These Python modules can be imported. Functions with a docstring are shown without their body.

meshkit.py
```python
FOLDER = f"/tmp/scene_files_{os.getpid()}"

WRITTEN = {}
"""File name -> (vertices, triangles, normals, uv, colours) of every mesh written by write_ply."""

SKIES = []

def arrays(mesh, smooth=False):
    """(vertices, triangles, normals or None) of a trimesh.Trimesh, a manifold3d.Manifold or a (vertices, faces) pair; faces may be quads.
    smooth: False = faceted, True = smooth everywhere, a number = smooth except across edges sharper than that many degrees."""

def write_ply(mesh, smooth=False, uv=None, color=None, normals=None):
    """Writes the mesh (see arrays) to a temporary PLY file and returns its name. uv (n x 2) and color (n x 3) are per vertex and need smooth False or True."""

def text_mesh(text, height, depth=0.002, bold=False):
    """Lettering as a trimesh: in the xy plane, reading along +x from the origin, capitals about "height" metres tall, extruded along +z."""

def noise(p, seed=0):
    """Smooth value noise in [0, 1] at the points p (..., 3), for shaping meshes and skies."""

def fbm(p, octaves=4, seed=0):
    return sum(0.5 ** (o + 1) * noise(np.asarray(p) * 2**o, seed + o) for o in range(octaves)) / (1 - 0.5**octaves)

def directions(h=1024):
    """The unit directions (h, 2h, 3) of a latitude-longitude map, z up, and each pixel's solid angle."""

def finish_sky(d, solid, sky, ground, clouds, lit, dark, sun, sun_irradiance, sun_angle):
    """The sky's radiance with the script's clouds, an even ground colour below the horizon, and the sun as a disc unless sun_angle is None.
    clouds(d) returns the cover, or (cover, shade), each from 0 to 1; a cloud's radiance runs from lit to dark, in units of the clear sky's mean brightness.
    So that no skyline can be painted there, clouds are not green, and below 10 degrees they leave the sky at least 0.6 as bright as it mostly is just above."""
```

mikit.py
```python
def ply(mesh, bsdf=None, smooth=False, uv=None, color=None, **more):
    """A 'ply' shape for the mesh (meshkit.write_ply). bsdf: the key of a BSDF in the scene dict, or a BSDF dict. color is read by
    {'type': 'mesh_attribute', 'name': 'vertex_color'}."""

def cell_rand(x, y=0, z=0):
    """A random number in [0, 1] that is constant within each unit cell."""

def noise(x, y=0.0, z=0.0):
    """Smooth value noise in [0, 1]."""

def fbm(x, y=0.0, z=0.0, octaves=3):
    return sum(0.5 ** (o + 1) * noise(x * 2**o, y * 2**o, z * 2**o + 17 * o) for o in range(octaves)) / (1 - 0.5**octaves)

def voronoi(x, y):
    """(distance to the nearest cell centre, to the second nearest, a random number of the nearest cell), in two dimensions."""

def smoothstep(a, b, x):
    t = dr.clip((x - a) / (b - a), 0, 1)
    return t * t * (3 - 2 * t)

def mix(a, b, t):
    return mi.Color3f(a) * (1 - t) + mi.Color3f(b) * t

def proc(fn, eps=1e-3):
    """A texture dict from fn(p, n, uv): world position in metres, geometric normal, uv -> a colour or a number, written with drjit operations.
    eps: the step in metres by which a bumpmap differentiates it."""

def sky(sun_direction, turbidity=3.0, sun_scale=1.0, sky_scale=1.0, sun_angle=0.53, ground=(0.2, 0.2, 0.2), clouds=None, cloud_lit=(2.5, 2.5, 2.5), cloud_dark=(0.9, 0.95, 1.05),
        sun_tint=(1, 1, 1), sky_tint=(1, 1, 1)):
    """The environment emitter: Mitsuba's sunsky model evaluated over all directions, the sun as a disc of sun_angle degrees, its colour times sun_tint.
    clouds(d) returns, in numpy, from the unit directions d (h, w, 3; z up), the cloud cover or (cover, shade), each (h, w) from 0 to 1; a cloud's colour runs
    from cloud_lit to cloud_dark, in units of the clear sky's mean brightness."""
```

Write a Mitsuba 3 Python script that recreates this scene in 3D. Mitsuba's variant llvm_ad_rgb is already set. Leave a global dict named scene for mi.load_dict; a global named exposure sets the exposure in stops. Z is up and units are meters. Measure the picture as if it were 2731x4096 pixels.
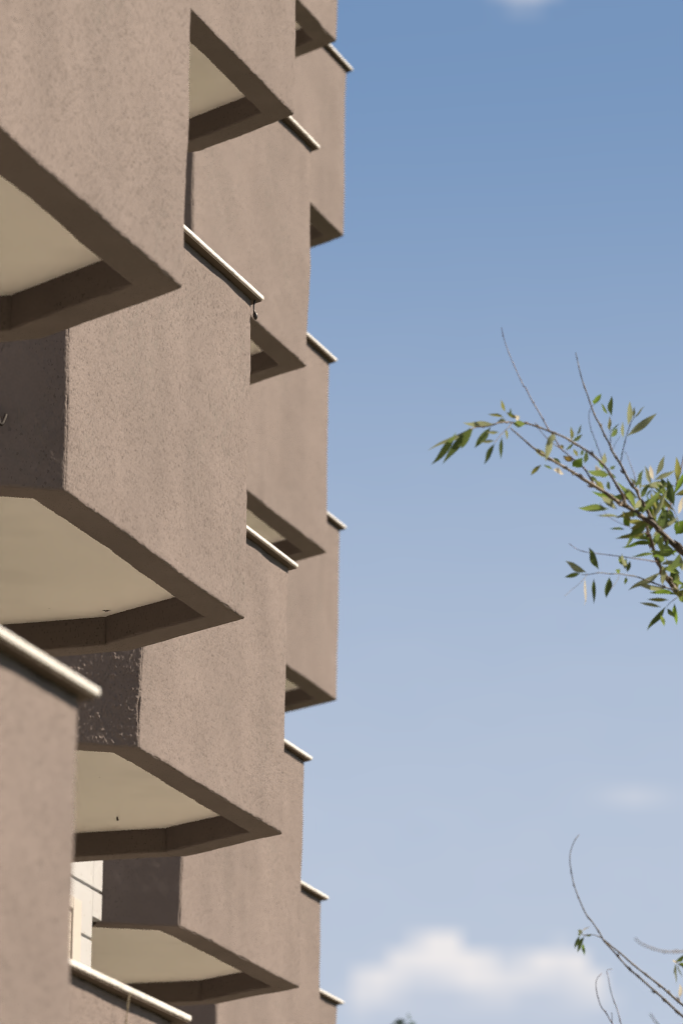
import math, numpy as np, trimesh, shapely, mitsuba as mi, drjit as dr, mikit, meshkit
from mikit import noise, fbm, smoothstep, mix, cell_rand
T = mi.ScalarTransform4f
scene, labels = {}, {}

# ------------------------------------------------------------------ camera, sky, exposure
FPX, PITCH, ROLL = 23829.8, 0.22065688, -0.01693652      # focal length in pixels of a 2731 x 4096 frame
_F = np.array([0, math.cos(PITCH), math.sin(PITCH)]); _U = np.array([0, -math.sin(PITCH), math.cos(PITCH)]); _R = np.array([1.0, 0, 0])
_r = math.cos(ROLL) * _R - math.sin(ROLL) * _U; _u = math.sin(ROLL) * _R + math.cos(ROLL) * _U
M = np.eye(4); M[:3, 0] = -_r; M[:3, 1] = _u; M[:3, 2] = _F; M[:3, 3] = (0, 0, 1.6)
scene['camera'] = {'type': 'thinlens', 'to_world': T(M.tolist()), 'fov': math.degrees(2 * math.atan(1365.5 / FPX)), 'fov_axis': 'x',
                   'aperture_radius': 0.0145, 'focus_distance': 20.6, 'near_clip': 0.5, 'far_clip': 4000.0}
exposure = 2.95
SUN_AZ, SUN_EL = math.radians(77.1), math.radians(40.0)
SUN = [math.sin(SUN_AZ) * math.cos(SUN_EL), math.cos(SUN_AZ) * math.cos(SUN_EL), math.sin(SUN_EL)]

def clouds(d):
    az = np.degrees(np.arctan2(d[..., 0], d[..., 1])); el = np.degrees(np.arcsin(np.clip(d[..., 2], -1, 1)))
    n = meshkit.fbm(d * 90, 4, 5)
    n2 = meshkit.fbm(d * 220, 3, 9)
    # the low cumulus bank: its top outline in degrees, broken up by noise; brightest near its crests
    top = np.interp(az, BANK[0], BANK[1]) + (n - .5) * .16
    edge = np.clip((az - .0) / .35, 0, 1) * np.clip((2.85 - az) / .35, 0, 1)
    c = np.clip((top - el) / .13 + .35, 0, 1) * np.clip((el - 7.55 - (n2 - .5) * .3) / .35, 0, 1) * edge
    c = c * c * (3 - 2 * c)
    depth = np.clip((top - el) / .62, 0, 1)
    crest = np.exp(-((az - 1.0) / .34) ** 2) + .45 * np.exp(-((az - .35) / .3) ** 2) + .55 * np.exp(-((az - 2.1) / .3) ** 2) + .4 * np.exp(-((az - 1.5) / .18) ** 2)
    shade = np.clip(.15 + 1.05 * depth - .55 * crest * np.clip(1.3 - depth * 1.1, 0, 1) + (n - .5) * 1.1, 0, 1)
    far = np.clip((meshkit.fbm(d * np.array([9, 9, 22]), 5, 3) - .60) * 4, 0, .8) * (np.abs(az) > 9)   # the same fair-weather heaps all round
    thin = np.clip((meshkit.fbm(d * np.array([40, 40, 110]), 4, 21) - .53) * 1.6, 0, .3) * np.exp(-((el - 9.95) / .35) ** 2 - ((az - 3.0) / .45) ** 2) * 1.6
    wisp = np.clip(1 - np.sqrt(((az - 1.75) / .45) ** 2 + ((el - 17.72) / .28) ** 2) + (n2 - .5) * .5, 0, 1) * .8
    h = np.clip((17.5 - el) / 9.5, 0, 1); veil = .70 * h * h * (3 - 2 * h) * (.94 + .12 * meshkit.fbm(d * np.array([150, 150, 260]), 2, 17))                              # the milky air low over the horizon, all round
    cover = np.maximum.reduce([c * .9, far, thin, wisp]); shade = np.where(c > .02, shade, .35)
    total = cover + veil * (1 - cover)
    return total, (cover * shade + veil * (1 - cover) * .90) / np.maximum(total, 1e-6)
BANK = [[-.3, .06, .35, .6, .78, .97, 1.15, 1.30, 1.42, 1.52, 1.62, 1.85, 2.0, 2.14, 2.30, 2.5, 2.7, 3.0], [7.6, 8.12, 8.28, 8.38, 8.56, 8.66, 8.62, 8.50, 8.40, 8.42, 8.35, 8.38, 8.46, 8.54, 8.48, 8.36, 8.2, 7.7]]
scene['sky'] = mikit.sky(SUN, turbidity=2.6, sky_scale=.44, sky_tint=(1.04, 1.0, 1.03), ground=(.05, .055, .03), clouds=clouds, cloud_lit=(3.35, 3.2, 3.15), cloud_dark=(2.1, 2.3, 2.70), sun_tint=(.95, 1.0, 1.10))

# ------------------------------------------------------------------ materials
def mat(key, d): scene[key] = d
def rgb(*c): return {'type': 'rgb', 'value': list(c)}
def plaster_colour(p, n, uv):
    big = fbm(p.x * 2.2, p.y * 2.2, p.z * 1.3, 3)
    streak = noise(p.x * 9, p.y * 9, p.z * .5 + 40)
    fine = noise(p.x * 240, p.y * 240, p.z * 150)
    speck = smoothstep(.74, .86, noise(p.x * 230 + 7, p.y * 230, p.z * 80)) * smoothstep(.25, .6, fbm(p.x * 5, p.y * 5 + 3, p.z * 3.5, 2))
    alga = smoothstep(.52, .72, fbm(p.x * 3.1 + 11, p.y * 3.1, p.z * 2.4, 3)) * smoothstep(.45, .75, noise(p.x * 70, p.y * 70, p.z * 38 + 9))
    v = .80 + .26 * big + .11 * (streak - .5) + .12 * (fine - .5)
    c = mi.Color3f(.159, .129, .119) * v
    c = mix(c, mi.Color3f(.10, .095, .085), alga * .22)
    return mix(c, mi.Color3f(.04, .033, .03), speck * .45)
def plaster_relief(p, n, uv):
    pit = smoothstep(.68, .86, noise(p.x * 205, p.y * 205, p.z * 70 + 3))
    return noise(p.x * 230, p.y * 230, p.z * 170 + 8) * .5 - pit
mat('plaster', {'type': 'bumpmap', 'scale': .0019, 'arbitrary': mikit.proc(plaster_relief, .0015),
                'bsdf': {'type': 'twosided', 'bsdf': {'type': 'principled', 'base_color': mikit.proc(plaster_colour), 'roughness': .75, 'specular': .2}}})
def soffit_colour(p, n, uv):
    v = .92 + .12 * fbm(p.x * 1.5, p.y * 1.5, 0, 3)
    damp = smoothstep(.55, .75, fbm(p.x * 2.7, p.y * 2.7, 7.5, 3))
    v = v * (1 - .05 * damp)
    s = smoothstep(.93, .96, noise(p.x * 37, p.y * 37, 3.5))
    return mix(mi.Color3f(.90, .87, .82) * v, mi.Color3f(.30, .26, .2), s * .5)
mat('soffit_paint', {'type': 'twosided', 'bsdf': {'type': 'principled', 'base_color': mikit.proc(soffit_colour), 'roughness': .6}})
def stone_colour(p, n, uv):
    v = .86 + .2 * fbm(p.x * 30, p.y * 30, p.z * 60, 3)
    s = smoothstep(.60, .8, fbm(p.x * 45, p.y * 45, p.z * 120 + 5, 2))
    return mix(mi.Color3f(.56, .545, .525) * v, mi.Color3f(.30, .235, .19), s * .55)
mat('coping_stone', {'type': 'twosided', 'bsdf': {'type': 'principled', 'base_color': mikit.proc(stone_colour), 'roughness': .5}})
def white_colour(p, n, uv):
    v = .93 + .1 * fbm(p.x * 6, p.y * 6, p.z * 5, 3)
    s = smoothstep(.86, .93, noise(p.x * 55, p.y * 55, p.z * 40))
    return mix(mi.Color3f(.318, .318, .326) * v, mi.Color3f(.24, .21, .18), s * .6)
mat('white_paint', {'type': 'twosided', 'bsdf': {'type': 'principled', 'base_color': mikit.proc(white_colour), 'roughness': .65}})
mat('cream_paint', {'type': 'twosided', 'bsdf': {'type': 'principled', 'base_color': rgb(.38, .345, .31), 'roughness': .45}})
mat('shutter_wood', {'type': 'twosided', 'bsdf': {'type': 'principled', 'base_color': rgb(.38, .335, .29), 'roughness': .5}})
mat('sealant', {'type': 'twosided', 'bsdf': {'type': 'principled', 'base_color': rgb(.022, .017, .014), 'roughness': .4}})
mat('underside_dark', {'type': 'twosided', 'bsdf': {'type': 'principled', 'base_color': rgb(.060, .043, .030), 'roughness': .8}})  # brown for the coping undersides, stain and shade put into the colour
mat('rust', {'type': 'twosided', 'bsdf': {'type': 'principled', 'base_color': rgb(.016, .010, .008), 'roughness': .8}})
def tile_colour(p, n, uv):
    return mi.Color3f(.15, .11, .085) * (.8 + .4 * cell_rand(p.x / .3, p.y / .3, 2))
mat('floor_tile', {'type': 'twosided', 'bsdf': {'type': 'principled', 'base_color': mikit.proc(tile_colour), 'roughness': .5}})
mat('door_glass', {'type': 'twosided', 'bsdf': {'type': 'principled', 'base_color': rgb(.02, .024, .028), 'roughness': .06, 'specular': .5}})
mat('straw', {'type': 'twosided', 'bsdf': {'type': 'principled', 'base_color': rgb(.22, .18, .12), 'roughness': .8}})
def ground_colour(p, n, uv):                                    # unseen: pale sandy yard by the building, dark lawn beyond, shaped for bounced light
    v = .8 + .4 * fbm(p.x * .8, p.y * .8, 0, 4)
    yard = smoothstep(5.6, 5.5, p.x + .25 * noise(p.x * .5, p.y * .5, 1)) * smoothstep(9.0, 9.1, p.y) * smoothstep(46.0, 45.9, p.y)
    slab = smoothstep(.0, .02, dr.abs(p.x / .6 - dr.floor(p.x / .6) - .5)) * smoothstep(.0, .02, dr.abs(p.y / .6 - dr.floor(p.y / .6) - .5))
    stone = mi.Color3f(.235, .208, .168) * v * (.75 + .25 * slab) * (.9 + .2 * cell_rand(p.x / .6 + .5, p.y / .6 + .5, 3))
    lawn = mi.Color3f(.050, .062, .022) * (.6 + .8 * fbm(p.x * 3, p.y * 3, 0, 4))
    return mix(lawn, stone, yard)
mat('paving', {'type': 'twosided', 'bsdf': {'type': 'diffuse', 'reflectance': mikit.proc(ground_colour)}})
def bark_colour(p, n, uv):
    k = fbm(p.x * 60, p.y * 60, p.z * 25, 3)
    return mix(mi.Color3f(.05, .036, .026), mi.Color3f(.19, .15, .11), smoothstep(.35, .7, k))
mat('bark', {'type': 'twosided', 'bsdf': {'type': 'principled', 'base_color': mikit.proc(bark_colour), 'roughness': .7}})
mat('red_bark', {'type': 'twosided', 'bsdf': {'type': 'principled', 'base_color': rgb(.07, .028, .026), 'roughness': .5}})
mat('grey_bark', {'type': 'twosided', 'bsdf': {'type': 'principled', 'base_color': rgb(.075, .058, .045), 'roughness': .6}})
def leafmat(key, c, tr):
    mat(key, {'type': 'principledthin', 'base_color': rgb(*c), 'roughness': .45, 'diff_trans': tr, 'spec_trans': 0.0})
leafmat('leaf_s', (0.26, 0.29, 0.17), 0.8)
leafmat('leaf_g', (0.16, 0.22, 0.065), 1)
leafmat('leaf_d', (0.095, 0.135, 0.05), 0.8)
leafmat('leaf_y', (0.21, 0.22, 0.07), 0.9)
leafmat('leaf_b', (0.15, 0.24, 0.04), 1)
leafmat('leaf_o', (0.28, 0.21, 0.06), 0.8)
leafmat('leaf_w', (0.8, 0.76, 0.64), 0.5)  # pale leaf undersides, with the sun on them put into the colour
leafmat('far_leaf', (.06, .10, .03), .6)

# ------------------------------------------------------------------ helpers
def add(key, mesh, bsdf, smooth=False, **lab):
    scene[key] = mikit.ply(mesh, bsdf, smooth)
    if lab: labels[key] = lab
COUNT = {}
def numbered(key):
    n = COUNT.get(key, 0); COUNT[key] = n + 1
    return key if n == 0 else f'{key}_{n:03d}'
def dirv(az): return np.array([math.sin(az), math.cos(az)])
def right(e): return np.array([e[1], -e[0]])
def prism(poly, z0, z1):
    m = trimesh.creation.extrude_polygon(shapely.Polygon(poly).buffer(0), z1 - z0, engine='earcut'); m.apply_translation((0, 0, z0)); return m
class Soup:
    def __init__(s): s.v, s.f, s.n = [], [], 0
    def quadgrid(s, X):                                       # X (a, b, 3)
        a, b = X.shape[:2]; i, j = np.meshgrid(np.arange(a - 1), np.arange(b - 1), indexing='ij'); k = s.n + i * b + j
        s.v.append(X.reshape(-1, 3)); s.f.append(np.stack([k, k + b, k + b + 1, k + 1], -1).reshape(-1, 4)); s.n += a * b
    def mesh(s): return np.vstack(s.v), np.vstack(s.f)

# ------------------------------------------------------------------ the facade: seven bays, four storeys of balconies
BAY = np.array([[-.4877, 10.9884], [-.4191, 15.3893], [-.3188, 19.7615], [-.2228, 24.1070], [-.1689, 28.4975], [-.0762, 32.9035], [-.0012, 37.1979]])
SHIFT = {(1, 0): (.011, .011, -.013), (1, 1): (-.011, -.010, .005), (2, 1): (0, 0, .005), (3, 1): (.007, .004, .001), (3, 2): (-.006, -.006, .003), (4, 1): (.008, .018, -.010), (4, 2): (-.009, -.020, .005),
         (5, 1): (.002, .004, -.004), (5, 2): (-.004, -.026, .020), (5, 3): (.002, .024, -.012), (6, 1): (.029, -.006, .006), (6, 2): (-.006, -.005, 0), (6, 3): (-.013, .010, -.005)}
STOREY, THICK, RECESS, HIGH, OVER, SLAB = 3.0659, .1316, .1001, 1.122, .037, .0145
P1, P2, P3 = np.array([-.5309, -1.9209]), np.zeros(2), np.array([-.4041, .5813])
AZ0, AZ4, WALL_AZ, NEAR = 1.3759, -1.1541, math.radians(14.0), .352
def base_z(r): return 1.6 + 4.0472 + (r - 1) * STOREY
def edges(AZ0=AZ0):
    e1, e2 = (P2 - P1) / np.linalg.norm(P2 - P1), (P3 - P2) / np.linalg.norm(P3 - P2)
    return [dirv(AZ0), e1, e2, dirv(AZ4)]
E4 = edges()
WD = dirv(WALL_AZ)
W0 = P1 - E4[0] * NEAR                                        # where the near parapet meets the white wall
WE = W0 - WD * .15                                            # the wall's own corner
LEN4 = .80                                                    # the far parapet's length up to the next pier
EK = {(3, 1): edges(AZ0 - .034)}                              # one near side stands a little askew
def outline(ov, l0=NEAR + .03, l4=LEN4 + .03, E4=E4):
    """P0..P4 of the parapet, offset outwards by ov."""
    ns = [right(e) for e in E4]; pts = [P1, P2, P3]; out = []
    for i, p in enumerate(pts):
        out.append(np.linalg.solve(np.array([ns[i], ns[i + 1]]), [ns[i] @ p + ov, ns[i + 1] @ p + ov]))
    return [P1 - E4[0] * l0 + ns[0] * ov] + out + [P3 + E4[3] * l4 + ns[3] * ov]

def ticks(length, step):
    r = [0, .003, .007, .013]
    n = max(2, int(length / step)); mid = np.linspace(.02, length - .02, n)
    return np.unique(np.concatenate([r, mid, length - np.array(r)]))
def wobble(X):
    """Hand-laid plaster: slow unevenness of every face and arris (metres)."""
    d = np.stack([meshkit.fbm(X * np.array([2.6, 2.6, 2.6]), 2, s) - .5 for s in (1, 2, 3)], -1) * .018
    return d + np.stack([meshkit.noise(X * 13, s) - .5 for s in (4, 5, 6)], -1) * .0024
def chip(X):
    """How far the arrises are rounded off or knocked away, in metres."""
    return .0034 * (1 + 5 * np.clip(meshkit.noise(X * 16, 31) - .64, 0, 1) + .9 * (meshkit.noise(X * 45, 32) - .5))[..., None]
def plate(soup, A, B, up, n, adj, step, rough, hi):
    """A face from A to B (3D), raised along the vector up; n its normal; adj the normals beyond its four edges (start, end, low, high)."""
    L, Hh = np.linalg.norm(B - A), np.linalg.norm(up)
    s, t = ticks(L, step), ticks(Hh, step if Hh > .3 else max(step, .03))
    S, Q = np.meshgrid(s, t, indexing='ij')
    X = A + (B - A) * (S / L)[..., None] + up * (Q / Hh)[..., None]
    k = [np.clip(1 - e / .013, 0, 1) ** 2 for e in (S, L - S, Q, Hh - Q)]
    k = [ki if a is not None else ki * 0 for ki, a in zip(k, adj)]
    c = chip(X)
    D = -c * n * np.maximum.reduce(k)[..., None] + sum(-c * ki[..., None] * a for ki, a in zip(k, adj) if a is not None)
    D = D + wobble(X)
    if rough:
        fade = np.clip(np.minimum.reduce([S, L - S, Q, Hh - Q]) / .012, 0, 1)
        g = (meshkit.noise(X * np.array([70, 70, 42]), 7) - .5) * .0016
        if hi: g = g + np.clip(meshkit.noise(X * np.array([150, 150, 62]), 8) - .55, 0, 1) * .012 + (meshkit.fbm(X * np.array([6, 6, 5]), 2, 12) - .5) * .014
        D = D + (g * fade)[..., None] * n
    soup.quadgrid(X + D)
v3 = lambda p, z: np.array([p[0], p[1], z])
DOWN, UPV = np.array([0, 0, -1.0]), np.array([0, 0, 1.0])
def parapet(k, r, step):
    x, y, dz = SHIFT.get((k, r), (0, 0, 0)); O = BAY[k] + [x, y]; z = base_z(r) + dz
    E4 = EK.get((k, r), globals()['E4'])
    out, inn = outline(0, E4=E4), outline(-THICK, E4=E4)
    N = [v3(right(e), 0) for e in E4]
    s = Soup()
    for i in range(4):
        a, b, qa, qb = out[i] + O, out[i + 1] + O, inn[i] + O, inn[i + 1] + O
        pa, pb = (N[i - 1] if i else None), (N[i + 1] if i < 3 else None)
        plate(s, v3(a, z), v3(b, z), UPV * HIGH, N[i], (pa, pb, DOWN, UPV), (.004 if (k, r, i) == (3, 1, 0) else step) if i < 2 else max(step, .02), step < .03, (k, r) == (3, 1) and i == 0)
        plate(s, v3(qb, z), v3(qa, z), UPV * HIGH, -N[i], (-pb if pb is not None else None, -pa if pa is not None else None, DOWN, UPV), max(step * 2, .03), False, False)
        for zz, up, flip in ((z, DOWN, 1), (z + HIGH, UPV, 0)):   # the lip below, the bed of the coping above: strips between the two outlines
            L = np.linalg.norm(b - a); t = ticks(L, max(step, .02)) / L; w = ticks(THICK, .02) / THICK
            X = np.array([[v3((a + (b - a) * u) * (1 - q) + (qa + (qb - qa) * u) * q, zz) for q in w] for u in t])
            kk = [np.clip(1 - e / .013, 0, 1) ** 2 for e in (w * THICK, (1 - w) * THICK)]
            c = chip(X)
            D = -c * (up * np.maximum(*kk)[None, :, None] + kk[0][None, :, None] * N[i] - kk[1][None, :, None] * N[i])
            for end, nn in ((t * L, pa), ((1 - t) * L, pb)):      # the mitres: follow the rounded corner outside and inside
                if nn is not None:
                    ke = np.clip(1 - end / .013, 0, 1) ** 2
                    D += -c * ke[:, None, None] * (kk[0] - kk[1])[None, :, None] * nn
            X = X + D + wobble(X)
            s.quadgrid(X[:, ::-1] if flip else X)
    return s.mesh()
def coping_slab(a, b, qa, qb, z, seed):
    """One stone: its four corners (2D), rounded nose on the outer edge a-b, slightly worn."""
    L = np.linalg.norm(b - a); n = max(4, int(L / .02)); t = np.linspace(0, 1, n + 1)
    o, q = a + np.outer(t, b - a), qa + np.outer(t, qb - qa)
    nin = (qa - a) / np.linalg.norm(qa - a)
    prof = [(.0, .002, 0), (0, .0, .002), (0, 0, SLAB - .004), (0, .001, SLAB - .0015), (0, .003, SLAB), (1, -.003, SLAB), (1, 0, SLAB - .003), (1, 0, .003), (1, -.003, 0), (0, .002, 0)]
    X = []
    for side, inset, h in prof:
        base = o if side == 0 else q
        P = base + inset * nin
        X.append(np.concatenate([P, np.full((n + 1, 1), z + h)], 1))
    X = np.array(X)                                            # (profile, length, 3)
    w = (meshkit.noise(X * 55, seed) - .5)[..., None] * .0028
    X = X + w * np.array([nin[0], nin[1], .7])
    X[-1] = X[0]
    s = Soup(); s.quadgrid(X.transpose(1, 0, 2))
    for col in (0, n):                                         # end caps as fans
        ring = X[:-1, col]; c = ring.mean(0)
        m = len(ring); base = s.n
        s.v.append(np.vstack([ring, c])); s.n += m + 1
        i = np.arange(m); j = (i + 1) % m
        f = np.stack([base + i, base + j, np.full(m, base + m), np.full(m, base + m)], 1)
        s.f.append(f if col else f[:, [1, 0, 2, 3]])
    v, f = s.mesh()
    tri = np.vstack([f[:, [0, 1, 2]], f[:, [0, 2, 3]]]); tri = tri[(tri[:, 0] != tri[:, 2]) & (tri[:, 1] != tri[:, 2]) & (tri[:, 0] != tri[:, 1])]
    return trimesh.Trimesh(v, tri, process=False)

B = 'apartment_building'
labels[B] = {'label': 'taupe plastered apartment building with stacked angular balconies and pale coping stones', 'category': 'building'}
SEEN = {(1, 1), (2, 1), (3, 1), (4, 1), (5, 1), (6, 1), (3, 2), (4, 2), (5, 2), (6, 2), (5, 3), (6, 3), (0, 0), (1, 0)}
STEP = {(2, 1): .007, (1, 1): .009, (3, 1): .008, (0, 0): .02, (1, 0): .012, (4, 1): .012, (3, 2): .014, (4, 2): .016}
DEPTH = 1.6
def left(p, k=DEPTH): return p + np.array([-k, .25 * k])
for r in range(4):
    for k in range(7):
        key = numbered(B + '__balcony')
        x, y, dz = SHIFT.get((k, r), (0, 0, 0)); O = BAY[k] + [x, y]; z = base_z(r) + dz
        add(key + '__parapet', parapet(k, r, STEP.get((k, r), .024 if (k, r) in SEEN else .08)), 'plaster', True if (k, r) in SEEN else 40)
        co, ci = outline(OVER), outline(-THICK - .03)
        for i in range(4):
            e = E4[i] * .0012
            g = [co[i] + (e if i else 0), co[i + 1] - (e if i < 3 else 0), ci[i] + (e if i else 0), ci[i + 1] - (e if i < 3 else 0)]
            add(numbered(key + '__coping_stone'), coping_slab(*[p + O for p in g], z + HIGH + .001, 10 + k + 7 * r + i), 'coping_stone', 50)
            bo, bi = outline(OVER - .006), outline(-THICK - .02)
            add(numbered(key + '__added_dark_sheet'), prism([bo[i] + O, bo[i + 1] + O, bi[i + 1] + O, bi[i] + O], z + HIGH - .004, z + HIGH + .0005), 'underside_dark')  # added thin sheet that darkens the underside of each stone
        q = outline(-THICK + .03)
        poly = [WE - right(WD) * .07, W0 - right(WD) * .07] + q[1:4] + [q[4], left(q[4]), left(WE)]
        add(key + '__soffit', prism([p + O for p in poly], z + RECESS, z + RECESS + .13), 'soffit_paint')
        add(key + '__floor', prism([p + O for p in poly], z + RECESS + .132, z + RECESS + .15), 'floor_tile')

# white sawtooth piers with courses of panels, the back walls of the loggias, the roof
def box_along(a, b, thick, z0, z1, bev=.003):
    """A slab standing on the line a-b, its face on the right side of it, with small chamfers on the face's edges."""
    e = (b - a) / np.linalg.norm(b - a); n = right(e)
    rings = []
    for off, ins in ((-thick, 0), (-bev, 0), (0, bev)):
        A, Bq = a + e * ins + n * off, b - e * ins + n * off
        rings.append([v3(A, z0 + ins), v3(Bq, z0 + ins), v3(Bq, z1 - ins), v3(A, z1 - ins)])
    V = np.array(rings).reshape(-1, 3); F = []
    for q in range(2):
        for i in range(4):
            j = (i + 1) % 4; F.append([q * 4 + i, q * 4 + j, q * 4 + 4 + j, q * 4 + 4 + i])
    F += [[8, 9, 10, 11], [3, 2, 1, 0]]
    return trimesh.Trimesh(*(lambda m: (m[0], m[1]))(meshkit.arrays((V, F))[:2]), process=False)
TOP = base_z(4) + .9
COURSE = .232
wall_key = B + '__wall'
body, far_panels = [], []
for k in range(8):
    O = BAY[k] if k < 7 else BAY[6] + (BAY[6] - BAY[5])
    Op = BAY[k - 1] if k else BAY[0] - (BAY[1] - BAY[0])
    p4 = P3 + E4[3] * LEN4 + Op                                # the previous bay's far parapet
    w0, we = W0 + O, WE + O
    s = (p4 - w0) @ WD; ws = w0 + WD * (s - .05)               # the pier's near end
    if k == 7: we = ws + WD * .5; w0 = we
    n = right(WD)
    wm = we - WD * .375                                        # white panels on the last stretch, plaster before it
    body.append(prism([wm - n * .012, we - n * .012 - WD * .004, left(we - n * .012), left(wm - n * .012)], -.05, TOP))
    add(numbered(B + '__pier'), prism([ws, wm - WD * .002, left(wm - WD * .002), left(ws)], -.05, TOP), 'plaster')
    for r in range(-1, 4):
        zb = base_z(r) + (SHIFT.get((k, r), (0, 0, 0))[2] if k < 7 else 0)
        z0 = max(zb + .13 - COURSE * 3, .02)
        for j in range(-3, 10 if r < 3 else 14):
            lo, hi = zb + .13 + j * COURSE + .006, zb + .13 + (j + 1) * COURSE - .006
            if lo < .02 or hi > zb + STOREY + .13 - 3 * COURSE + .001 + (3 if r == 3 else 0): continue
            near = k == 4 and r in (0, 1) and base_z(1) - .55 < hi and lo < base_z(1) + .75 or k == 3 and r == 1 and -.2 < hi - zb < 1.2
            pieces = [box_along(wm, we, .05, lo, hi)]
            if k < 7 and r >= 0:
                for rr in (r, r + 1):                          # beside a parapet the wall runs on to it
                    zz = base_z(rr) + SHIFT.get((k, rr), (0, 0, 0))[2]
                    a, b = max(lo, zz + .004), min(hi, zz + HIGH)
                    if b - a > .02: pieces.append(box_along(we + WD * .0005, w0 - WD * .002, .05, a, b))
            for m in pieces:
                if near: add(numbered(wall_key + '__panel'), m, 'white_paint')
                else: far_panels.append(m)
for k in range(7):                                              # back walls of the loggias, with glazed doors
    a, b = left(WE + BAY[k]), left(P3 + E4[3] * LEN4 + BAY[k])
    add(numbered(B + '__back_wall'), prism([a + [.0, -.2], b + [.0, .4], b + [-.4, .4], a + [-.4, -.2]], -.05, TOP), 'plaster')
    e = (b - a) / np.linalg.norm(b - a)
    for r in range(4):
        z = base_z(r) + RECESS + .155
        kd = numbered(B + '__balcony_door')
        add(kd, box_along(a + e * .35, b - e * .35, .03, z, z + 2.25).apply_translation(v3(right(e) * .034, 0)), 'door_glass')
        add(kd + '__frame', trimesh.util.concatenate([box_along(a + e * q, a + e * (q + .07), .05, z, z + 2.25).apply_translation(v3(right(e) * .058, 0)) for q in np.linspace(.3, np.linalg.norm(b - a) - .37, 4)]), 'cream_paint')
add(wall_key, trimesh.util.concatenate(body), 'white_paint')
add(wall_key + '__course', trimesh.util.concatenate(far_panels), 'white_paint'); labels[wall_key + '__course'] = {'kind': 'stuff'}
a, b = BAY[0] - (BAY[1] - BAY[0]) * .8, BAY[6] + (BAY[6] - BAY[5]) * .4
add(B + '__roof', prism([a + [-1.1, 0], b + [-1.1, 0], b + [-9, 0], a + [-9, 0]], TOP, TOP + .3), 'plaster')
print('pier', [np.round(((WE + BAY[k]) - (P3 + E4[3] * LEN4 + BAY[k - 1])) @ WD, 2) for k in range(1, 7)])
add(B + '__rear_block', prism([a + [-2.9, 0], b + [-2.9, -.3], b + [-8.8, -.3], a + [-8.8, 0]], -.05, TOP - .004), 'white_paint')

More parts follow.
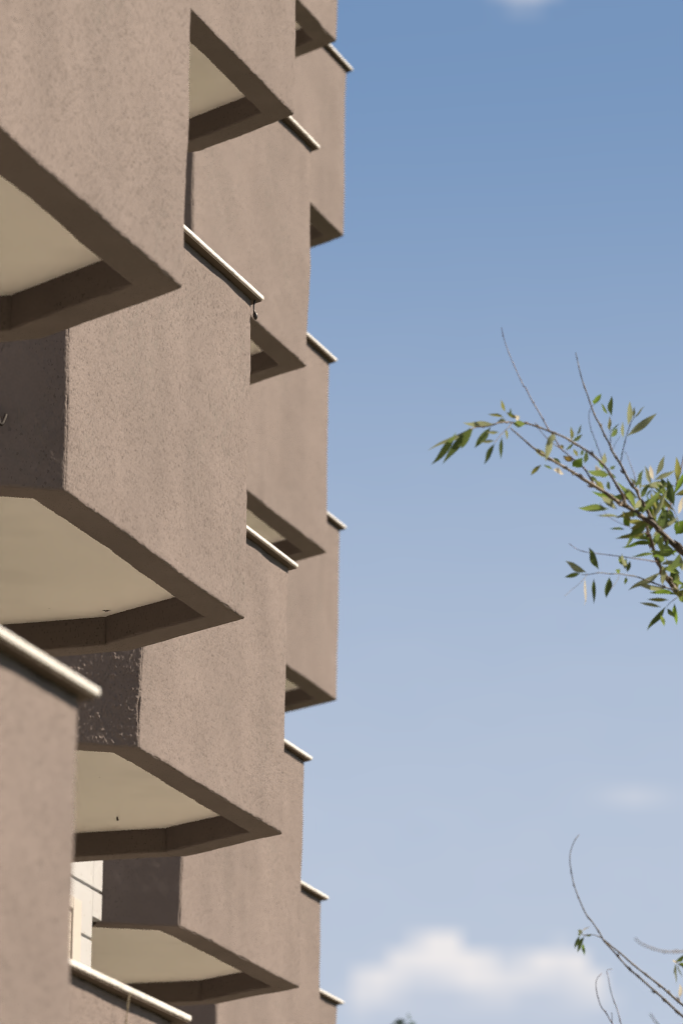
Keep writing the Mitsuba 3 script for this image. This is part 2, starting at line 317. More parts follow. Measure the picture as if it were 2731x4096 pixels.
# shuttered windows on the piers
for k in range(7):
    for r in range(4):
        key = numbered(B + '__window'); zb = base_z(r); n = right(WD); w1 = WE + BAY[k] - WD * .27; w0 = w1 - WD * .85
        z0, z1 = zb + 1.25, zb + STOREY + .02
        fr = [box_along(w1 - WD * .13, w1, .09, z0, z1), box_along(w0, w0 + WD * .055, .09, z0, z1), box_along(w0 + WD * .056, w1 - WD * .131, .09, z1 - .055, z1), box_along(w0 + WD * .056, w1 - WD * .131, .09, z0, z0 + .055)]
        fr = trimesh.util.concatenate(fr); fr.apply_translation(v3(n * .030, 0)); add(key + '__frame', fr, 'cream_paint')
        sl = [box_along(w0 + WD * .057, w1 - WD * .132, .02, q, q + .0446, .003) for q in np.arange(z0 + .057, z1 - .1, .045)]
        near = k == 4 and r == 0
        for m in sl: m.apply_translation(v3(n * .021, 0))
        if near:
            for m in sl: add(numbered(key + '__slat'), m, 'shutter_wood')
        else: add(key + '__slat', trimesh.util.concatenate(sl), 'shutter_wood'); labels[key + '__slat'] = {'kind': 'stuff'}

# small things on the balconies
def tube(pts, rad, sides=8, cap=True):
    p = np.asarray(pts, float); t = np.gradient(p, axis=0); t /= np.linalg.norm(t, axis=1, keepdims=True) + 1e-12
    a = np.cross(t, [0.31, .92, .2]); a /= np.linalg.norm(a, axis=1, keepdims=True); b = np.cross(t, a)
    g = np.arange(sides) * 2 * np.pi / sides
    rad = np.broadcast_to(np.asarray(rad, float), (len(p),))
    v = p[:, None] + rad[:, None, None] * (np.cos(g)[None, :, None] * a[:, None] + np.sin(g)[None, :, None] * b[:, None])
    i, j = np.meshgrid(np.arange(len(p) - 1), np.arange(sides), indexing='ij')
    q = np.stack([i * sides + j, i * sides + (j + 1) % sides, (i + 1) * sides + (j + 1) % sides, (i + 1) * sides + j], -1).reshape(-1, 4)
    f = np.vstack([q[:, [0, 1, 2]], q[:, [0, 2, 3]]])
    v = np.vstack([v.reshape(-1, 3), p[:1], p[-1:]]); n0, n1 = len(v) - 2, len(v) - 1; m = (len(p) - 1) * sides; k = np.arange(sides)
    f = np.vstack([f, np.stack([(k + 1) % sides, k, np.full(sides, n0)], 1), np.stack([m + k, m + (k + 1) % sides, np.full(sides, n1)], 1)])
    return trimesh.Trimesh(v, f, process=False)
KD = B + '__balcony_009'                                        # bay 2, second row
c = v3(BAY[2] + [.006, -.008], base_z(1) + HIGH)
zz = np.array([0, -.02, -.035, -.042, -.047, -.053, -.06, -.066, -.069])
add(KD + '__sealant_drip', tube(c + np.stack([.004 + .004 * np.sin(zz * 70), 0 * zz, zz], 1), [.004, .0025, .0022, .004, .0075, .0085, .0075, .005, .001]), 'sealant', True, label='black sealant drip hanging under the coping corner')
for s_ in (0.0, .02):
    c = v3(BAY[1] + SHIFT[(1, 0)][:2] - E4[1] * (.50 + s_) + right(E4[1]) * .03, base_z(0) + HIGH)
    zz = np.linspace(0, -.17 + s_ * 2, 12)
    add(numbered(B + '__balcony_001__straw'), tube(c + np.stack([.006 * np.sin(zz * 25 + s_ * 90), .012 * np.sin(zz * 18), zz], 1), .0013, 5), 'straw', True)
q = BAY[2] + P1 - E4[0] * .195 + right(E4[0]) * .004
zz = np.linspace(0, 1, 10)
add(KD + '__rusty_hook', tube(np.stack([q[0] + .035 * zz - .03, q[1] - .03 * np.sin(zz * 3), base_z(1) + .225 + .03 * np.cos(zz * 5)], 1), .005, 8), 'rust', True, label='small rusty hook sticking out of the shaded plaster side')
q = BAY[3] + SHIFT[(3, 1)][:2] + np.array([-.69, .224])
add(B + '__balcony_010__ceiling_hook', tube([v3(q, base_z(1) + RECESS + .004), v3(q, base_z(1) + RECESS - .010), v3(q + [.005, 0], base_z(1) + RECESS - .014)], .0042, 8), 'rust', True)
q = BAY[2] + np.array([-.486, .360])
add(KD + '__paint_flake', tube([v3(q + [-.018, .002], base_z(1) + RECESS + .007), v3(q, base_z(1) + RECESS + .001), v3(q + [.016, -.003], base_z(1) + RECESS + .006)], [.0008, .0022, .0008], 6), 'rust', True)
BRANCHES = [
  ('main', 9.5, 1.6, [[0.933,15.877,5.065],[0.893,15.868,5.097],[0.846,15.792,5.124],[0.82,15.797,5.141],[0.792,15.762,5.152],[0.771,15.738,5.16],[0.752,15.718,5.164],[0.727,15.675,5.17],[0.708,15.669,5.182],[0.656,15.635,5.205],[0.632,15.651,5.225],[0.6,15.595,5.23],[0.56,15.564,5.245],[0.516,15.537,5.266],[0.488,15.507,5.282],[0.481,15.481,5.281],[0.447,15.46,5.305]]),
  ('upper', 4.5, 1.4, [[0.767,15.703,5.154],[0.757,15.683,5.178],[0.746,15.653,5.188],[0.729,15.64,5.213],[0.708,15.603,5.235],[0.677,15.58,5.259],[0.652,15.572,5.275],[0.618,15.539,5.287],[0.59,15.507,5.295],[0.549,15.488,5.306],[0.521,15.473,5.313],[0.486,15.466,5.322],[0.491,15.425,5.312],[0.461,15.407,5.307],[0.438,15.4,5.307],[0.413,15.363,5.296],[0.389,15.352,5.284],[0.356,15.345,5.279],[0.336,15.324,5.268]]),
  ('stem1', 1.5, 0.8, [[0.448,15.363,5.297],[0.436,15.335,5.275],[0.417,15.312,5.251],[0.399,15.25,5.214]]),
  ('red1', 1.8, 0.7, [[0.797,15.802,5.168],[0.773,15.786,5.194],[0.756,15.743,5.205],[0.732,15.71,5.228],[0.713,15.703,5.258],[0.696,15.679,5.291],[0.679,15.64,5.323],[0.667,15.608,5.344],[0.661,15.592,5.376],[0.666,15.567,5.391],[0.675,15.56,5.4]]),
  ('red2', 2.6, 0.8, [[0.682,15.691,5.207],[0.669,15.704,5.232],[0.653,15.704,5.257],[0.623,15.718,5.285],[0.604,15.712,5.3],[0.589,15.712,5.314],[0.567,15.729,5.357],[0.558,15.737,5.37],[0.535,15.731,5.41],[0.51,15.727,5.451],[0.494,15.74,5.488],[0.487,15.723,5.49],[0.452,15.747,5.576],[0.434,15.745,5.626],[0.427,15.728,5.652]]),
  ('twig1', 1.4, 0.8, [[0.589,15.689,5.306],[0.558,15.663,5.321],[0.529,15.623,5.342],[0.517,15.613,5.359]]),
  ('up2', 5.5, 0.9, [[0.847,15.811,5.128],[0.841,15.796,5.139],[0.828,15.809,5.17],[0.812,15.828,5.2],[0.804,15.835,5.227],[0.792,15.809,5.23],[0.776,15.827,5.262],[0.758,15.836,5.301],[0.736,15.827,5.332],[0.73,15.853,5.358],[0.715,15.828,5.377],[0.702,15.845,5.412],[0.69,15.835,5.429],[0.68,15.861,5.464],[0.668,15.848,5.495],[0.654,15.845,5.533],[0.645,15.833,5.561],[0.642,15.87,5.59],[0.635,15.863,5.619]]),
  ('stem2', 1.6, 0.9, [[0.759,15.844,5.303],[0.766,15.825,5.341],[0.772,15.805,5.367],[0.783,15.772,5.399],[0.791,15.742,5.409]]),
  ('stem3', 1.2, 0.7, [[0.732,15.862,5.359],[0.732,15.849,5.38],[0.729,15.842,5.412],[0.73,15.858,5.438]]),
  ('stem4', 0.8, 0.5, [[0.739,15.865,5.347],[0.745,15.822,5.357],[0.756,15.802,5.369]]),
  ('twig2', 1.5, 0.6, [[0.804,15.84,5.227],[0.797,15.84,5.269],[0.788,15.852,5.299],[0.777,15.861,5.332],[0.771,15.854,5.339]]),
  ('red3', 2.6, 1.5, [[0.886,15.904,5.17],[0.893,15.912,5.189],[0.902,15.953,5.212],[0.915,15.986,5.253],[0.923,16.003,5.286],[0.934,16.018,5.326],[0.941,16.034,5.362],[0.953,16.059,5.409]]),
  ('stem5', 1.3, 0.8, [[0.841,15.903,5.175],[0.839,15.82,5.194],[0.841,15.748,5.216]]),
  ('stem6', 1.2, 0.7, [[0.923,15.91,5.145],[0.92,15.93,5.171],[0.902,15.962,5.223],[0.877,15.982,5.274]]),
  ('down', 3.2, 6.5, [[0.823,15.808,5.141],[0.832,15.851,5.13],[0.838,15.884,5.12],[0.847,15.942,5.119],[0.856,15.97,5.097],[0.869,16.01,5.07],[0.886,16.015,5.041],[0.905,16.07,5.026],[0.931,16.106,5.004],[0.95,16.152,5.002]]),
  ('low1', 2.6, 0.8, [[0.927,16.047,4.991],[0.892,15.99,4.99],[0.854,15.988,5.003],[0.811,15.951,5.01],[0.78,15.894,5.002],[0.76,15.864,4.999],[0.731,15.834,4.992],[0.704,15.809,4.989],[0.669,15.783,4.978],[0.652,15.764,4.974]]),
  ('stem7', 0.7, 0.5, [[0.667,15.744,4.97],[0.646,15.715,4.94],[0.622,15.696,4.916],[0.603,15.661,4.891]]),
  ('stem8', 0.7, 0.5, [[0.754,15.744,4.969],[0.743,15.717,4.944],[0.728,15.662,4.915]]),
  ('bare1', 1.6, 0.7, [[0.87,15.98,5.059],[0.853,15.969,5.059],[0.792,15.919,5.056],[0.724,15.901,5.06],[0.67,15.87,5.059],[0.64,15.866,5.068],[0.62,15.83,5.074]]),
  ('red4', 1.1, 0.5, [[0.838,15.866,5.114],[0.81,15.822,5.111],[0.783,15.78,5.111],[0.749,15.747,5.117],[0.714,15.692,5.125],[0.696,15.644,5.147]]),
  ('stem9', 1.2, 0.7, [[0.928,16.05,4.975],[0.908,16.034,4.957],[0.897,16.031,4.944]]),
  ('long1', 3.6, 0.9, [[0.929,15.608,3.748],[0.912,15.615,3.762],[0.871,15.615,3.8],[0.838,15.614,3.828],[0.806,15.618,3.857],[0.778,15.643,3.885],[0.74,15.649,3.929],[0.715,15.646,3.955],[0.707,15.658,3.972],[0.687,15.661,4.004],[0.666,15.667,4.032],[0.645,15.652,4.075],[0.632,15.665,4.117],[0.625,15.674,4.158],[0.623,15.673,4.176],[0.626,15.682,4.204],[0.636,15.685,4.23],[0.648,15.698,4.249]]),
  ('long2', 3.6, 1.8, [[0.941,15.801,3.804],[0.917,15.793,3.821],[0.877,15.761,3.85],[0.847,15.746,3.87],[0.815,15.738,3.893],[0.787,15.719,3.912],[0.768,15.713,3.928],[0.736,15.658,3.943],[0.717,15.672,3.961]]),
  ('stem10', 1.3, 0.9, [[0.709,15.662,3.966],[0.693,15.643,3.97],[0.674,15.637,3.971],[0.661,15.632,3.968],[0.651,15.62,3.972]]),
  ('bare2', 2.4, 0.7, [[0.846,16.129,3.711],[0.8,16.141,3.761],[0.761,16.136,3.803],[0.745,16.156,3.834],[0.73,16.146,3.851],[0.72,16.153,3.884],[0.717,16.169,3.914],[0.72,16.164,3.93],[0.734,16.2,3.95]]),
  ('spur', 1.2, 0.8, [[0.759,16.109,3.801],[0.758,16.113,3.83]]),
  ('bare3', 1.9, 0.7, [[0.822,16.127,3.722],[0.801,16.158,3.768],[0.785,16.146,3.805],[0.775,16.153,3.843],[0.764,16.171,3.876],[0.757,16.189,3.906],[0.751,16.187,3.938],[0.749,16.211,3.96],[0.764,16.225,3.966]]),
  ('near1', 2.6, 1.2, [[0.829,13.287,3.586],[0.791,13.238,3.574],[0.754,13.15,3.558],[0.723,13.101,3.553],[0.69,13.016,3.549],[0.67,12.945,3.546],[0.656,12.879,3.546]]),
  ('near2', 2.2, 1.4, [[0.756,13.331,3.394],[0.725,13.263,3.413],[0.708,13.222,3.428]]),
  ('stem11', 1.6, 1, [[0.948,15.778,3.903],[0.93,15.754,3.906],[0.917,15.711,3.907],[0.906,15.681,3.909]]),
  ('stem12', 0.9, 0.7, [[0.928,15.799,3.81],[0.924,15.812,3.83]]),
]
LEAVES = [
  (1,[0.401,15.358,5.292],[0.318,15.368,5.296],14.2,'s'),
  (1,[0.356,15.344,5.282],[0.225,15.378,5.22],11.8,'s'),
  (1,[0.299,15.321,5.257],[0.234,15.332,5.171],16.5,'g'),
  (1,[0.336,15.324,5.271],[0.265,15.368,5.182],18.9,'d'),
  (1,[0.344,15.333,5.271],[0.312,15.322,5.213],16.5,'g'),
  (1,[0.391,15.353,5.281],[0.35,15.387,5.231],17.7,'d'),
  (2,[0.412,15.311,5.258],[0.379,15.322,5.259],8.3,'s'),
  (2,[0.399,15.262,5.223],[0.362,15.278,5.224],8.2,'s'),
  (2,[0.399,15.251,5.213],[0.372,15.243,5.154],12.9,'d'),
  (2,[0.42,15.313,5.245],[0.418,15.306,5.183],9.4,'d'),
  (2,[0.431,15.33,5.271],[0.434,15.346,5.246],5.9,'y'),
  (1,[0.452,15.405,5.304],[0.485,15.402,5.302],16.6,'g'),
  (1,[0.427,15.379,5.315],[0.384,15.376,5.323],8.3,'y'),
  (1,[0.43,15.384,5.331],[0.418,15.369,5.361],8.3,'y'),
  (1,[0.444,15.382,5.318],[0.445,15.396,5.346],5.9,'g'),
  (1,[0.465,15.41,5.312],[0.455,15.41,5.329],11.9,'w'),
  (1,[0.432,15.391,5.31],[0.409,15.382,5.303],11.9,'s'),
  (1,[0.461,15.404,5.319],[0.433,15.41,5.337],9.5,'y'),
  (0,[0.546,15.559,5.248],[0.513,15.55,5.274],13.2,'y'),
  (0,[0.535,15.587,5.236],[0.506,15.571,5.202],10.8,'y'),
  (0,[0.564,15.583,5.223],[0.54,15.586,5.236],6,'g'),
  (0,[0.588,15.583,5.236],[0.566,15.571,5.252],13.5,'d'),
  (0,[0.567,15.591,5.224],[0.594,15.574,5.208],13.5,'w'),
  (1,[0.613,15.532,5.291],[0.611,15.528,5.329],9.4,'y'),
  (1,[0.626,15.53,5.305],[0.64,15.539,5.338],5.4,'g'),
  (1,[0.615,15.533,5.289],[0.643,15.518,5.305],9.4,'d'),
  (1,[0.618,15.539,5.287],[0.597,15.547,5.267],6.7,'g'),
  (0,[0.619,15.615,5.239],[0.646,15.622,5.266],24.4,'b'),
  (4,[0.637,15.713,5.29],[0.625,15.702,5.309],8.2,'y'),
  (4,[0.655,15.705,5.269],[0.66,15.695,5.303],12.3,'d'),
  (1,[0.64,15.59,5.264],[0.647,15.576,5.277],8.1,'d'),
  (4,[0.623,15.716,5.276],[0.596,15.711,5.291],13.6,'o'),
  (4,[0.598,15.712,5.311],[0.59,15.711,5.322],9.5,'y'),
  (3,[0.705,15.704,5.254],[0.689,15.702,5.285],12.3,'b'),
  (1,[0.719,15.61,5.232],[0.735,15.606,5.24],8.1,'g'),
  (4,[0.696,15.7,5.235],[0.684,15.692,5.262],12.2,'w'),
  (3,[0.721,15.707,5.239],[0.697,15.713,5.235],8.2,'g'),
  (3,[0.718,15.707,5.242],[0.742,15.709,5.232],9.5,'b'),
  (0,[0.722,15.669,5.187],[0.715,15.66,5.212],9.5,'d'),
  (4,[0.683,15.696,5.219],[0.71,15.699,5.193],13.6,'y'),
  (4,[0.669,15.704,5.232],[0.692,15.716,5.221],10.9,'g'),
  (3,[0.675,15.56,5.399],[0.692,15.544,5.425],13.5,'b'),
  (3,[0.675,15.56,5.399],[0.671,15.553,5.411],6.8,'b'),
  (8,[0.735,15.858,5.44],[0.733,15.822,5.488],13.8,'d'),
  (8,[0.724,15.857,5.444],[0.705,15.861,5.477],6.9,'g'),
  (8,[0.727,15.845,5.396],[0.728,15.853,5.437],9.6,'y'),
  (8,[0.734,15.849,5.378],[0.751,15.837,5.401],13.8,'g'),
  (8,[0.731,15.846,5.393],[0.756,15.834,5.413],4.1,'d'),
  (7,[0.776,15.778,5.395],[0.779,15.746,5.456],15.1,'s'),
  (7,[0.79,15.748,5.407],[0.82,15.744,5.442],4.9,'s'),
  (7,[0.789,15.742,5.409],[0.792,15.735,5.437],6,'y'),
  (7,[0.775,15.799,5.37],[0.857,15.814,5.439],19.2,'s'),
  (7,[0.765,15.808,5.365],[0.761,15.786,5.408],8.2,'s'),
  (12,[0.838,15.747,5.223],[0.82,15.754,5.277],12.3,'s'),
  (12,[0.844,15.726,5.232],[0.835,15.746,5.278],10.4,'w'),
  (13,[0.864,15.987,5.304],[0.888,15.986,5.361],13.2,'s'),
  (12,[0.846,15.759,5.238],[0.904,15.741,5.264],11.7,'s'),
  (12,[0.838,15.748,5.22],[0.814,15.744,5.203],4.5,'d'),
  (12,[0.839,15.762,5.214],[0.825,15.767,5.192],4.5,'d'),
  (12,[0.847,15.749,5.215],[0.869,15.762,5.201],6.5,'d'),
  (13,[0.864,15.992,5.285],[0.904,15.964,5.224],14.5,'g'),
  (13,[0.912,15.956,5.211],[0.892,15.951,5.289],19.7,'d'),
  (13,[0.89,15.978,5.267],[0.877,15.966,5.294],11.8,'d'),
  (13,[0.924,15.936,5.184],[0.936,15.908,5.23],10.5,'w'),
  (12,[0.858,15.88,5.174],[0.861,15.889,5.222],10.5,'d'),
  (6,[0.814,15.833,5.223],[0.809,15.843,5.279],6.5,'s'),
  (10,[0.805,15.839,5.239],[0.784,15.835,5.261],6.5,'s'),
  (6,[0.805,15.829,5.205],[0.774,15.819,5.23],6.5,'s'),
  (12,[0.848,15.853,5.186],[0.831,15.852,5.193],11.7,'y'),
  (0,[0.82,15.788,5.152],[0.807,15.791,5.181],14.3,'d'),
  (11,[0.889,15.919,5.196],[0.871,15.921,5.211],7.9,'g'),
  (0,[0.872,15.822,5.117],[0.869,15.789,5.166],13,'d'),
  (0,[0.88,15.843,5.129],[0.885,15.825,5.172],16.9,'d'),
  (13,[0.916,15.922,5.161],[0.893,15.916,5.186],9.2,'s'),
  (13,[0.916,15.925,5.125],[0.944,15.918,5.164],34,'b'),
  (19,[0.72,15.68,5.138],[0.638,15.69,5.142],18.3,'g'),
  (0,[0.744,15.692,5.14],[0.699,15.715,5.186],16,'s'),
  (19,[0.759,15.78,5.139],[0.686,15.723,5.131],6.9,'s'),
  (19,[0.769,15.775,5.104],[0.728,15.793,5.108],6.4,'d'),
  (19,[0.783,15.779,5.113],[0.763,15.76,5.134],16.1,'b'),
  (0,[0.761,15.757,5.15],[0.786,15.757,5.12],13.8,'y'),
  (19,[0.785,15.789,5.106],[0.815,15.778,5.118],10.3,'y'),
  (14,[0.852,15.953,5.112],[0.762,15.915,5.115],13.9,'g'),
  (14,[0.854,15.953,5.112],[0.768,15.949,5.091],10.4,'b'),
  (14,[0.855,15.959,5.104],[0.801,15.95,5.106],9.3,'g'),
  (14,[0.866,15.993,5.084],[0.798,15.993,5.075],8.1,'g'),
  (14,[0.857,15.964,5.103],[0.831,15.954,5.136],13.9,'b'),
  (14,[0.866,15.964,5.105],[0.866,15.969,5.137],23.2,'d'),
  (14,[0.874,15.93,5.098],[0.917,15.991,5.079],20.9,'d'),
  (14,[0.879,16.011,5.061],[0.88,15.99,5.092],16.3,'g'),
  (14,[0.879,16.012,5.059],[0.931,16.03,5.071],10.5,'s'),
  (14,[0.886,16.013,5.05],[0.934,16.009,5.033],16.3,'g'),
  (14,[0.925,16.083,5.022],[0.927,16.082,5.063],9.3,'d'),
  (14,[0.915,16.076,5.026],[0.952,16.061,5.016],10.5,'g'),
  (0,[0.891,15.851,5.072],[0.878,15.872,5.1],11.5,'d'),
  (0,[0.905,15.87,5.09],[0.931,15.877,5.073],16.2,'d'),
  (14,[0.943,16.081,5.056],[0.934,16.039,5.094],14,'s'),
  (20,[0.925,16.049,4.982],[0.85,16.041,4.985],12.8,'b'),
  (20,[0.903,16.032,4.964],[0.843,16.038,4.966],10.5,'y'),
  (20,[0.883,16.038,4.944],[0.823,16.047,4.958],9.3,'s'),
  (20,[0.895,16.031,4.944],[0.844,16.04,4.878],15.1,'d'),
  (20,[0.882,16.011,4.916],[0.891,16.035,4.89],11.6,'g'),
  (20,[0.92,16.042,4.957],[0.927,16.064,4.899],11.6,'b'),
  (20,[0.899,16.032,4.94],[0.92,16.025,4.913],11.6,'d'),
  (20,[0.93,16.05,4.977],[0.951,16.047,4.961],14,'g'),
  (15,[0.7,15.807,4.998],[0.672,15.782,5.053],17.2,'d'),
  (15,[0.665,15.778,4.983],[0.608,15.758,5.009],17.2,'s'),
  (15,[0.649,15.764,4.977],[0.606,15.775,4.968],11.5,'g'),
  (16,[0.659,15.732,4.958],[0.66,15.755,4.885],5.7,'w'),
  (15,[0.686,15.784,4.967],[0.688,15.824,4.905],11,'d'),
  (15,[0.731,15.835,4.983],[0.723,15.838,4.925],17.9,'d'),
  (15,[0.778,15.896,4.997],[0.776,15.897,4.976],9.2,'d'),
  (15,[0.773,15.893,5.027],[0.757,15.858,5.047],13.8,'g'),
  (15,[0.772,15.82,5.002],[0.767,15.879,5.059],10.4,'s'),
  (15,[0.781,15.893,5.01],[0.789,15.88,5.039],11.5,'d'),
  (15,[0.776,15.908,5.023],[0.78,15.88,5.048],8.1,'g'),
  (15,[0.76,15.864,4.999],[0.749,15.868,5.012],11.5,'g'),
  (23,[0.649,15.624,3.966],[0.636,15.617,3.929],9,'d'),
  (23,[0.661,15.632,3.965],[0.643,15.624,3.921],11.2,'d'),
  (23,[0.658,15.64,3.948],[0.662,15.643,3.916],7.8,'b'),
  (23,[0.656,15.625,3.971],[0.645,15.621,3.982],10.1,'s'),
  (23,[0.654,15.619,3.977],[0.676,15.619,3.992],3.1,'w'),
  (23,[0.652,15.623,3.968],[0.644,15.625,3.969],6.7,'g'),
  (23,[0.681,15.639,3.97],[0.665,15.634,3.966],4.5,'g'),
  (29,[0.906,15.681,3.909],[0.934,15.69,3.931],11.2,'g'),
  (29,[0.916,15.705,3.908],[0.944,15.718,3.901],10.1,'g'),
  (29,[0.906,15.688,3.905],[0.902,15.692,3.874],3.4,'s'),
  (29,[0.909,15.693,3.906],[0.909,15.704,3.851],4.5,'s'),
  (29,[0.912,15.7,3.905],[0.925,15.7,3.869],3.4,'s'),
  (30,[0.924,15.812,3.83],[0.925,15.806,3.868],10.2,'w'),
  (29,[0.912,15.699,3.907],[0.898,15.693,3.915],5.6,'w'),
]
# ------------------------------------------------------------------ willow reaching in from the right
W = 'willow_tree'
labels[W] = {'label': 'leafy willow tree reaching its slender branches in from the right edge', 'category': 'tree'}
rng = np.random.default_rng(11)
def smooth_line(P, n=6):
    P = np.asarray(P, float); Q = np.vstack([2 * P[0] - P[1], P, 2 * P[-1] - P[-2]]); out = []
    for i in range(1, len(Q) - 2):
        for t in np.arange(n) / n:
            a, b, c, d = Q[i - 1:i + 3]
            out.append(.5 * (2 * b + (c - a) * t + (2 * a - 5 * b + 4 * c - d) * t * t + (3 * b - a - 3 * c + d) * t ** 3))
    return np.array(out + [P[-1]])
def bough(P, r0, r1, nodes=True, n=6):
    L = smooth_line(P, n); s = np.concatenate([[0], np.cumsum(np.linalg.norm(np.diff(L, axis=0), axis=1))])
    m = max(len(L), int(s[-1] / .008)); u = np.linspace(0, s[-1], m); L = np.stack([np.interp(u, s, L[:, i]) for i in range(3)], 1)
    rad = r0 + (r1 - r0) * (u / s[-1]) ** .8
    parts = []
    if nodes:
        at = np.arange(.02, s[-1], .047) + rng.uniform(-.012, .012, len(np.arange(.02, s[-1], .047)))
        rad = rad * (1 + .28 * np.exp(-((u[:, None] - at) / .006) ** 2).sum(1)) * (1 + .06 * rng.normal(size=m))
        for q in at:                                             # buds
            i = min(int(q / s[-1] * (m - 1)), m - 2); t = L[i + 1] - L[i]; t /= np.linalg.norm(t); o = np.cross(t, rng.normal(size=3)); o /= np.linalg.norm(o)
            rr = max(rad[i], .0008); c = L[i] + o * rr * .7
            parts.append(tube([c, c + (o * .6 + t) * rr * 1.2, c + (o * .7 + t * 2) * rr * 1.5], [rr * .75, rr * .6, rr * .1], 5))
    return trimesh.util.concatenate([tube(L, rad, 8 if r0 > .003 else 6)] + parts)
BARK = {'red': 'red_bark', 'lon': 'grey_bark', 'bar': 'red_bark', 'sho': 'bark', 'twi': 'red_bark', 'ste': 'grey_bark', 'low': 'grey_bark', 'nea': 'grey_bark', 'spu': 'grey_bark'}
KEYS = []
for name, r0, r1, pts in BRANCHES:
    key = numbered(W + ('__branch' if r0 > 2 else '__twig')); KEYS.append(key)
    add(key, bough(pts, r0 / 1060, r1 / 960), BARK.get(name[:3], 'bark'), True)
def leaf_mesh(b, e, w, roll=None, curl=None, sunny=False):
    b, e = np.asarray(b, float), np.asarray(e, float); L = np.linalg.norm(e - b); ax = (e - b) / L
    view = np.array([b[0], b[1], b[2] - 1.6]) if roll is None else np.array([0, 1.0, .3])
    side = np.cross(ax, view); side /= np.linalg.norm(side); nrm = np.cross(side, ax)
    a = rng.uniform(-.6, .6) if roll is None else roll
    if sunny: a = max(np.linspace(-1.0, 1.0, 21), key=lambda q: abs((nrm * math.cos(q) - side * math.sin(q)) @ np.array(SUN)) * math.cos(q) ** .5)
    w = w / max(math.cos(a), .5) if roll is None else w
    side, nrm = side * math.cos(a) + nrm * math.sin(a), nrm * math.cos(a) - side * math.sin(a)
    n = 11; t = np.linspace(0, 1, n)
    prof = np.where(t < .07, .06, np.sin(np.pi * np.clip((t - .05) / .95, 0, 1) ** .80) ** 1.12 + .015); prof[-1] = .01
    sag = (rng.uniform(-.10, .10) if curl is None else curl) * L * 4 * t * (1 - t)
    wav = rng.uniform(-.05, .05) * L * np.sin(t * 5)
    mid = b + ax * (t * L)[:, None] + nrm * sag[:, None] + side * wav[:, None] * np.sin(np.pi * t)[:, None]
    fold = rng.uniform(.1, .5)
    h = (prof * w / 2)[:, None]
    rows = [mid + side * h * f * math.cos(fold) + nrm * h * abs(f) * math.sin(fold) for f in (-1, -.5, 0, .5, 1)]
    X = np.stack(rows, 1); s = Soup(); s.quadgrid(X); return s.mesh()
for i, b, e, w, t in LEAVES:
    add(numbered(KEYS[i] + '__leaf'), leaf_mesh(b, e, w / 1000 * 1.12, sunny=t == 'w' or rng.random() < .3), 'leaf_' + t, True)
# more leaves where the boughs thicken towards the tree
br = {n: p for n, _, _, p in BRANCHES}; names = [n for n, *_ in BRANCHES]
for name, lo, hi, num in (('main', 0, .36, 14), ('down', .2, 1, 11), ('up2', 0, .3, 5), ('red3', .1, .6, 5), ('stem6', 0, 1, 4), ('low1', 0, .3, 3), ('upper', .0, .5, 4)):
    L = smooth_line(br[name], 12); h = BRANCHES[names.index(name)][1] / 1000
    for u in rng.uniform(lo, hi, num):
        i = min(int(u * (len(L) - 2)), len(L) - 2); t = L[i + 1] - L[i]; t /= np.linalg.norm(t)
        o = np.cross(t, rng.normal(size=3)); o /= np.linalg.norm(o); d = o * .8 + (-t if name in ('down',) else t) * rng.uniform(-.1, .9); d /= np.linalg.norm(d)
        o = L[i] + o * h * .8
        add(numbered(KEYS[names.index(name)] + '__leaf'), leaf_mesh(o, o + d * rng.uniform(.055, .11), rng.uniform(.013, .019), sunny=rng.random() < .4), 'leaf_' + rng.choice(list('ssggdyb')), True)
# the rest of the tree, to the right of the frame
TR = np.array([[3.0, 16.6, -.1], [2.95, 16.6, .8], [2.85, 16.5, 1.9], [2.75, 16.45, 2.6], [2.7, 16.4, 3.4], [2.75, 16.5, 4.4], [2.8, 16.6, 5.4]])
add(W + '__trunk', bough(TR, .13, .03, False), 'bark', True)
limbs = [([(2.72, 16.42, 3.1), (2.3, 16.25, 3.75), (1.7, 16.08, 4.42), (1.3, 15.96, 4.79), br['main'][0]], .04, .0097),
         ([(2.1, 16.2, 4.0), (1.6, 16.3, 4.5), (1.2, 16.4, 4.75), br['down'][-1]], .02, .0066),
         ([(2.8, 16.48, 2.2), (2.2, 16.1, 2.5), (1.5, 15.75, 2.88), br['long1'][0]], .03, .0037),
         ([(2.2, 16.1, 2.5), (1.6, 15.9, 2.95), (1.25, 15.85, 3.1), br['long2'][0]], .012, .0037),
         ([(2.78, 16.46, 2.5), (2.2, 14.6, 2.75), (1.7, 13.5, 3.0), br['near1'][0]], .03, .0027),
         ([(1.7, 13.5, 3.0), (1.3, 13.4, 2.75), br['near2'][0]], .008, .0023),
         ([(2.2, 16.1, 2.5), (1.5, 16.2, 2.6), br['bare2'][0]], .01, .0025), ([(1.5, 16.2, 2.6), (1.1, 16.25, 2.7), br['bare3'][0]], .006, .002),
         ([(2.74, 16.48, 4.2), (2.3, 16.3, 5.0), (1.8, 16.2, 5.6), br['red3'][-1]], .02, .0016), ([(2.76, 16.5, 4.5), (3.3, 16.9, 5.4), (3.5, 17.2, 6.2)], .03, .004),
         ([(2.75, 16.45, 2.9), (3.4, 16.5, 3.6), (4.0, 16.8, 4.6)], .03, .004), ([(2.76, 16.5, 4.6), (2.6, 16.7, 5.6), (2.2, 17.0, 6.3)], .02, .003)]
for P, a, b in limbs: add(numbered(W + '__branch'), bough(P, a, b, False), 'bark', True)
allv = []
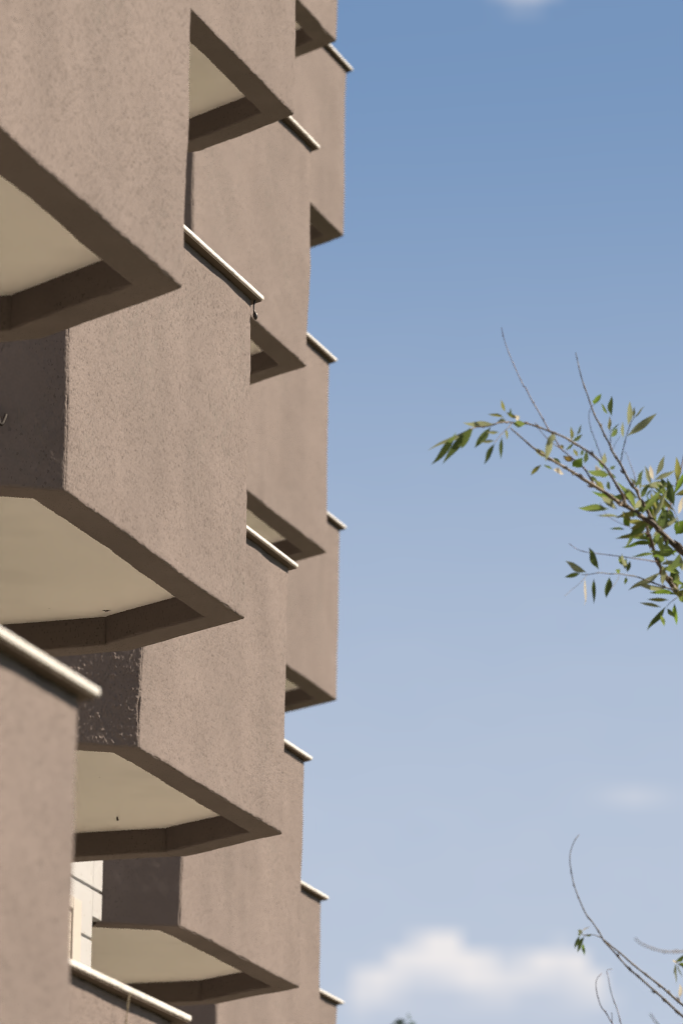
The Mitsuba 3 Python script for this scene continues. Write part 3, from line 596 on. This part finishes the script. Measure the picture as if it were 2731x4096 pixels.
for P, a, b in limbs:
    L = smooth_line(P, 10)
    for c in L[len(L) // 3:]:
        if c[0] < 1.25: continue
        for _ in range(5):
            d = rng.normal(size=3); d[2] -= .4; d /= np.linalg.norm(d); o = c + rng.normal(size=3) * .12
            if o[0] - .16 < 1.0 + max(0, (o[1] - 16) * .06): continue
            allv.append(leaf_mesh(o, o + d * rng.uniform(.08, .13), .018, roll=rng.uniform(-1, 1), curl=.05))
vv, ff, nn = [], [], 0
for v, f in allv: vv.append(v); ff.append(f + nn); nn += len(v)
add(W + '__foliage', (np.vstack(vv), np.vstack(ff)), 'leaf_g', True); labels[W + '__foliage'] = {'kind': 'stuff'}

# ------------------------------------------------------------------ the far tree whose top shows at the lower edge
FT = 'far_tree'
labels[FT] = {'label': 'distant dark green tree, its rounded top just showing at the bottom edge beyond the building', 'category': 'tree'}
c0 = np.array([.95, 80.0, 9.80])
add(FT + '__trunk', bough([c0 * [1, 1, 0], c0 + [.05, 0, -5], c0 + [0, .1, -1], c0 + [0, 0, 1.5]], .22, .03, False), 'bark', True)
lobes = [(c0 + [-.09, 0, 1.30], (.42, .5, 1.42)), (c0 + [.09, .1, 1.30], (.42, .5, 1.42)), (c0 + [0, 0, -.2], (2.0, 2.0, 2.1)), (c0 + [-1.1, .2, -1.2], (1.5, 1.5, 1.6)), (c0 + [1.2, -.2, -1.2], (1.5, 1.5, 1.6)), (c0 + [.1, .2, -2.2], (2.0, 2.0, 1.6))]
V, n = [], 0
for c, r in lobes:
    m = int(max(1800, 2600 * (r[0] / 1.5) ** 2)); d = rng.normal(size=(m, 3)); d /= np.linalg.norm(d, axis=1, keepdims=True)
    q = c + d * np.array(r) * (rng.uniform(.35, 1, (m, 1)) ** .5) * (.9 + .2 * meshkit.noise(d * 4, 3)[:, None])
    a = rng.normal(size=(m, 3)); a /= np.linalg.norm(a, axis=1, keepdims=True); b = np.cross(a, rng.normal(size=(m, 3))); b /= np.linalg.norm(b, axis=1, keepdims=True)
    V.append(np.stack([q - a * .09, q + b * .035, q + a * .09, q - b * .035], 1))
V = np.vstack(V).reshape(-1, 3)
add(FT + '__crown', (V, np.arange(len(V)).reshape(-1, 4)), 'far_leaf'); labels[FT + '__crown'] = {'kind': 'stuff'}

# ------------------------------------------------------------------ ground
g = 1500.0
xs = np.concatenate([-np.geomspace(g, 4, 14), np.geomspace(4, g, 14)])
X, Y = np.meshgrid(xs, xs, indexing='ij'); s = Soup(); s.quadgrid(np.stack([X, Y + 20, 0 * X], -1))
add('ground', s.mesh(), 'paving', False, kind='structure')
labels['ground']['label'] = 'unseen sandy paved ground at the foot of the building'
